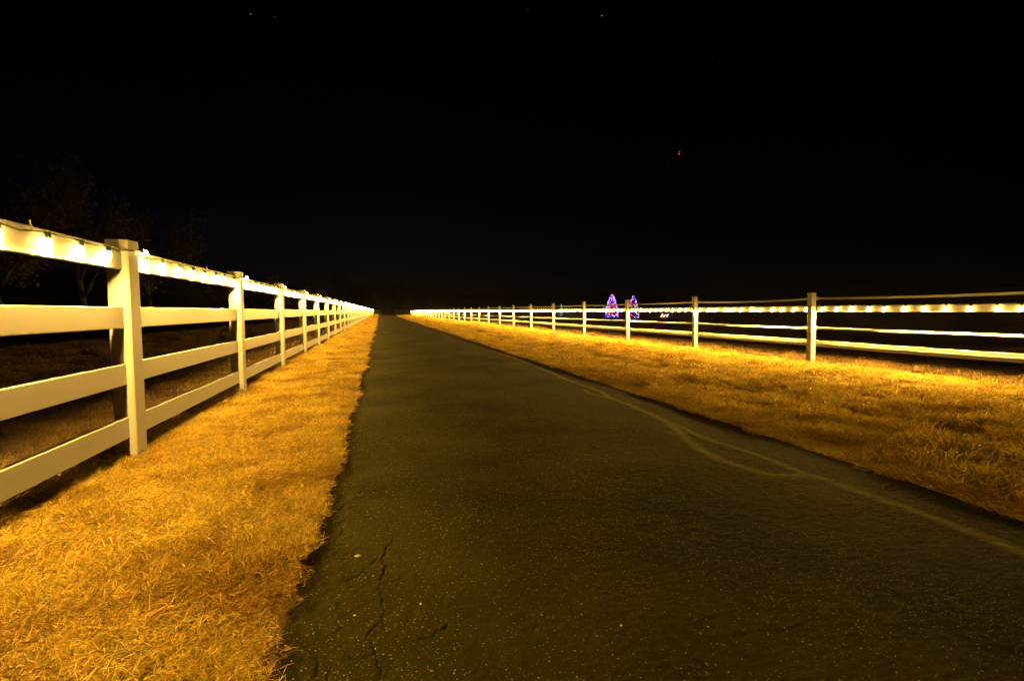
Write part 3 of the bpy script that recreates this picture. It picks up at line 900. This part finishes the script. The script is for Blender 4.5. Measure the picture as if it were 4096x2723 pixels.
# ------------------------------------------------------------------ lit Christmas trees and decorations in the right pasture
M_NEEDLE = plain('dark_needles', (0.02, 0.035, 0.018), 0.9)
SMALL = {'blue': (0.03, 0.02, 1.0), 'violet': (0.25, 0.02, 1.0), 'red': (1.0, 0.02, 0.02), 'amber': (1.0, 0.25, 0.03), 'green': (0.01, 0.7, 0.25), 'white': (0.7, 0.75, 1.0)}
MS = {k: emitter(k + '_fairy_bulb', c, 11.0 if k in ('blue', 'violet') else 7.0) for k, c in SMALL.items()}
dot_v, dot_f = lathe([(0.2, -1.0), (0.8, -0.5), (1.0, 0.0), (0.8, 0.5), (0.2, 1.0)], 5)
def dots(m, pts, r):
    for p in pts: m.add([(p[0] + x * r, p[1] + y_ * r, p[2] + z * r) for x, y_, z in dot_v], dot_f)
def xmas_tree(px, base_py, top_py, half_px, label, seed, weights, n):
    d = on_ground(px, base_py)
    fwd = cam.rotation_euler.to_matrix() @ Vector((0, 0, -1))
    depth = (d - cam.location).dot(fwd)
    top = at_depth(px, top_py, depth).z
    wid = half_px / (FOCAL * 4096) * depth
    root = thing('christmas_tree', label, 'christmas tree', (d.x, d.y, 0), 'lit christmas trees')
    m = MB(); m.tube([(0, 0, -.05), (0, 0, top * .5), (0, 0, top * .97)], [.09, .06, .01], 6); m.build('trunk', M_BARK, root)
    r = np.random.default_rng(seed)
    prof = lambda t: wid * min(1.0, (1.0 - t) * 1.55) ** 0.85 * (0.96 + 0.07 * math.sin(t * 14 + seed)) + .03
    v = []; f = []
    for i in range(5200):
        t = r.random() ** 1.3; a = r.uniform(0, 6.283); q = prof(t) * math.sqrt(r.uniform(.05, 1)) * .92
        p = Vector((math.cos(a) * q, math.sin(a) * q, t * top * .97 + .05))
        o_ = Vector((math.cos(a), math.sin(a), r.uniform(-.5, .35))).normalized(); s = o_.cross(Vector((0, 0, 1))).normalized()
        ln = r.uniform(.10, .24); b0 = len(v)
        v += [p - s * .03, p + s * .03, p + o_ * ln]; f.append((b0, b0 + 1, b0 + 2))
    link('crown', mesh_from('crown', v, f, M_NEEDLE), root)
    keys = list(weights); pr = np.array([weights[k] for k in keys]); pr = pr / pr.sum()
    pts = {k: [] for k in keys}
    for i in range(n):
        t = r.random() ** 1.15 * .98; a = r.uniform(0, 6.283); q = prof(t) * 1.03 + .02
        pts[keys[r.choice(len(keys), p=pr)]].append((math.cos(a) * q, math.sin(a) * q, t * top + .06))
    for k in keys:
        m = MB(); dots(m, pts[k], 0.034)
        o = m.build(k + '_lights', MS[k], root); o['kind'] = 'stuff'
xmas_tree(2447, 1270, 1178, 25, 'fuller christmas tree lit in violet, blue and red left of a fence post', 3, {'blue': 5, 'violet': 5, 'red': 3, 'white': 2.5, 'amber': 2, 'green': .7}, 300)
xmas_tree(2533, 1273, 1184, 21, 'slimmer christmas tree with multicoloured lights right of a fence post', 4, {'blue': 4, 'violet': 2, 'red': 3, 'white': 1, 'amber': 2.5, 'green': 1.6}, 190)

# slender ice-blue light spire
d = at_depth(2245, 1263, 92); hh = at_depth(2245, 1214, 92).z
sp = thing('light_spire', 'thin ice-blue spire of lights in the dark field left of the christmas trees', 'light decoration', (d.x, d.y, 0))
m = MB(); m.tube([(0, 0, -.05), (0, 0, hh)], [.03, .012], 5); m.build('pole', M_GREY_FENCE, sp)
M_ICE = emitter('ice_blue_fairy_bulb', (0.35, 0.55, 1.0), 3.5)
for a in range(5):
    m = MB(); an = a * 6.283 / 5
    dots(m, [(math.cos(an) * .22 * (1 - t), math.sin(an) * .22 * (1 - t), .1 + t * (hh - .12)) for t in np.linspace(0, 1, 22)], .022)
    o = m.build('light_strand', M_ICE, sp); o['kind'] = 'stuff'
# small amber cone
d = at_depth(2649, 1268, 74); hh = 0.62; d.z = 0
cn = thing('light_cone', 'small amber light cone in the pasture right of the christmas trees', 'light decoration', (d.x, d.y, 0))
m = MB()
for a in range(6): m.tube([(math.cos(a) * .26, math.sin(a) * .26, 0), (0, 0, hh + .1)], .012, 4)
m.build('frame', M_GREY_FENCE, cn)
M_AMB = emitter('amber_fairy_bulb', (1.0, 0.42, 0.14), 9.0)
m = MB(); dots(m, [(math.cos(t * 60) * .27 * (1 - t), math.sin(t * 60) * .27 * (1 - t), .06 + t * hh) for t in np.linspace(0, 1, 46)], .022)
o = m.build('amber_lights', M_AMB, cn); o['kind'] = 'stuff'
# low blue-white light figure: an arched body on four legs
d = at_depth(2663, 1270, 72); d.z = 0
fg = thing('light_figure', 'low blue-white wire light figure beside the amber cone', 'light decoration', (d.x, d.y, 0))
body = [(-.30, 0, .30), (-.15, 0, .42), (.08, 0, .44), (.26, 0, .38), (.36, 0, .56), (.46, 0, .52)]
m = MB(); m.tube(body, .02, 5)
for lx in (-.28, -.16, .16, .26): m.tube([(lx, .05 if lx in (-.28, .16) else -.05, 0), (lx, 0, .38)], .012, 4)
m.build('frame', M_GREY_FENCE, fg)
m = MB(); r = random.Random(3)
pts = []
for i in range(len(body) - 1):
    for q in range(7):
        p = Vector(body[i]).lerp(Vector(body[i + 1]), q / 7); pts.append((p.x, p.y + r.gauss(0, .04), p.z + r.gauss(0, .05)))
for lx in (-.28, -.16, .16, .26): pts += [(lx, -.03, z) for z in (.06, .14, .22, .3)]
dots(m, pts, .018); o = m.build('blue_white_lights', MS['white'], fg); o['kind'] = 'stuff'
# pale lattice panel
d = at_depth(2676, 1268, 78); d.z = 0
lt = thing('lattice_panel', 'small pale lattice panel dimly lit behind the wire light figure', 'panel', (d.x, d.y, 0), None, R(-10))
for xx in (0, .15, .3, .45, .6):
    m = MB(); m.box(xx - .02, xx + .02, -.02, .02, -.03, .85); m.build('slat', M_VINYL2, lt)
for zz in (.25, .55, .82):
    m = MB(); m.box(-.05, .65, .021, .045, zz - .02, zz + .02); m.build('crossbar', M_VINYL2, lt)
# low paddock rail behind the christmas trees
a = at_depth(2372, 1266, 82); c = at_depth(2600, 1268, 82); a.z = c.z = 0
dv = c - a
pf = thing('paddock_fence', 'low dark paddock rail glowing violet behind the christmas trees', 'fence', a, None, math.atan2(dv.y, dv.x))
pm = MB(); pm.box(-.06, .06, -.06, .06, -.1, 1.05); pme = pm.mesh('post', M_GREY_FENCE)
rm = MB(); rm.box(.062, dv.length / 4 - .062, -.03, .03, -.06, .06); rme = rm.mesh('rail', M_GREY_FENCE)
for k in range(5):
    link('post', pme, pf, (dv.length * k / 4, 0, 0))
    if k < 4:
        for z in (.35, .85): link('rail', rme, pf, (dv.length * k / 4, 0, z))

# ------------------------------------------------------------------ aircraft and stars
p = cam.location + pix_dir(2722, 612) * 2600.0
pl = thing('aircraft', 'tiny aircraft with red and green lights high in the night sky', 'aircraft', p, None, R(60))
M_PLANE = plain('aircraft_skin', (0.3, 0.3, 0.32), 0.4)
m = MB(); m.tube([(0, -17, 0), (0, -14, 0), (0, 10, 0), (0, 17, .8)], [.4, 1.9, 1.9, .4], 10); m.build('fuselage', M_PLANE, pl, True)
for s in (-1, 1):
    m = MB(); m.prism(None, [[(0, -4, -.3), (0, 3, -.3), (0, 3, .3), (0, -4, .3)], [(s * 17, 4, .6), (s * 17, 6, .6), (s * 17, 6, .8), (s * 17, 4, .8)]]); m.build('wing', M_PLANE, pl)
    m = MB(); m.prism(None, [[(0, 13, .5), (0, 16, .5), (0, 16, .8), (0, 13, .8)], [(s * 6, 15, .6), (s * 6, 16.5, .6), (s * 6, 16.5, .8), (s * 6, 15, .8)]]); m.build('tailplane', M_PLANE, pl)
m = MB(); m.prism(None, [[(-.2, 12, 1), (.2, 12, 1), (.2, 16, 1), (-.2, 16, 1)], [(-.1, 15.5, 6), (.1, 15.5, 6), (.1, 17, 6), (-.1, 17, 6)]]); m.build('fin', M_PLANE, pl)
for nm, col, xx, st in (('red_light', (1, .004, .012), 17.4, 9), ('green_light', (.03, .6, .3), -17.4, 0.9)):
    m = MB(); dots(m, [(xx, 5, .7)], 2.2); m.build(nm, emitter(nm + '_lens', col, st), pl)
m = MB()
for sx, sy, br in [(1003, 57, 3.4), (2407, 64, 3.6), (1100, 70, 1.5), (2111, 38, 1.7), (2169, 98, 1.3), (1478, 404, 2.0), (1003, 455, 1.6), (889, 807, 1.5),
                   (2667, 657, 1.0), (2880, 255, 0.9), (2328, 943, 1.3), (2262, 689, 1.3), (1921, 1081, 1.2), (874, 62, 1.1), (2200, 527, 1.2)]:
    q = cam.location + pix_dir(sx, sy) * 12000
    dots(m, [q], 2.0 * br)
o = m.build('stars', emitter('starlight', (0.72, 0.82, 1.0), 0.8)); o['kind'] = 'stuff'; o['label'] = 'scattered faint stars in the black sky'; o['category'] = 'stars'

# ------------------------------------------------------------------ thin scattering volume added to stand in for bloom round the lights
hz = MB(); hz.box(-1000, 1000, -1000, 1000, -3.5, 45.0)
M_HAZE = bpy.data.materials.new('bloom_haze'); M_HAZE.use_nodes = True
nt = M_HAZE.node_tree; nt.nodes.clear()
pv = nt.nodes.new('ShaderNodeVolumePrincipled'); om = nt.nodes.new('ShaderNodeOutputMaterial')
pv.inputs['Color'].default_value = (0.9, 0.9, 0.9, 1); pv.inputs['Density'].default_value = 0.00012
pv.inputs['Anisotropy'].default_value = 0.8
nt.links.new(pv.outputs[0], om.inputs['Volume'])
o = hz.build('added_haze', M_HAZE); o['kind'] = 'stuff'
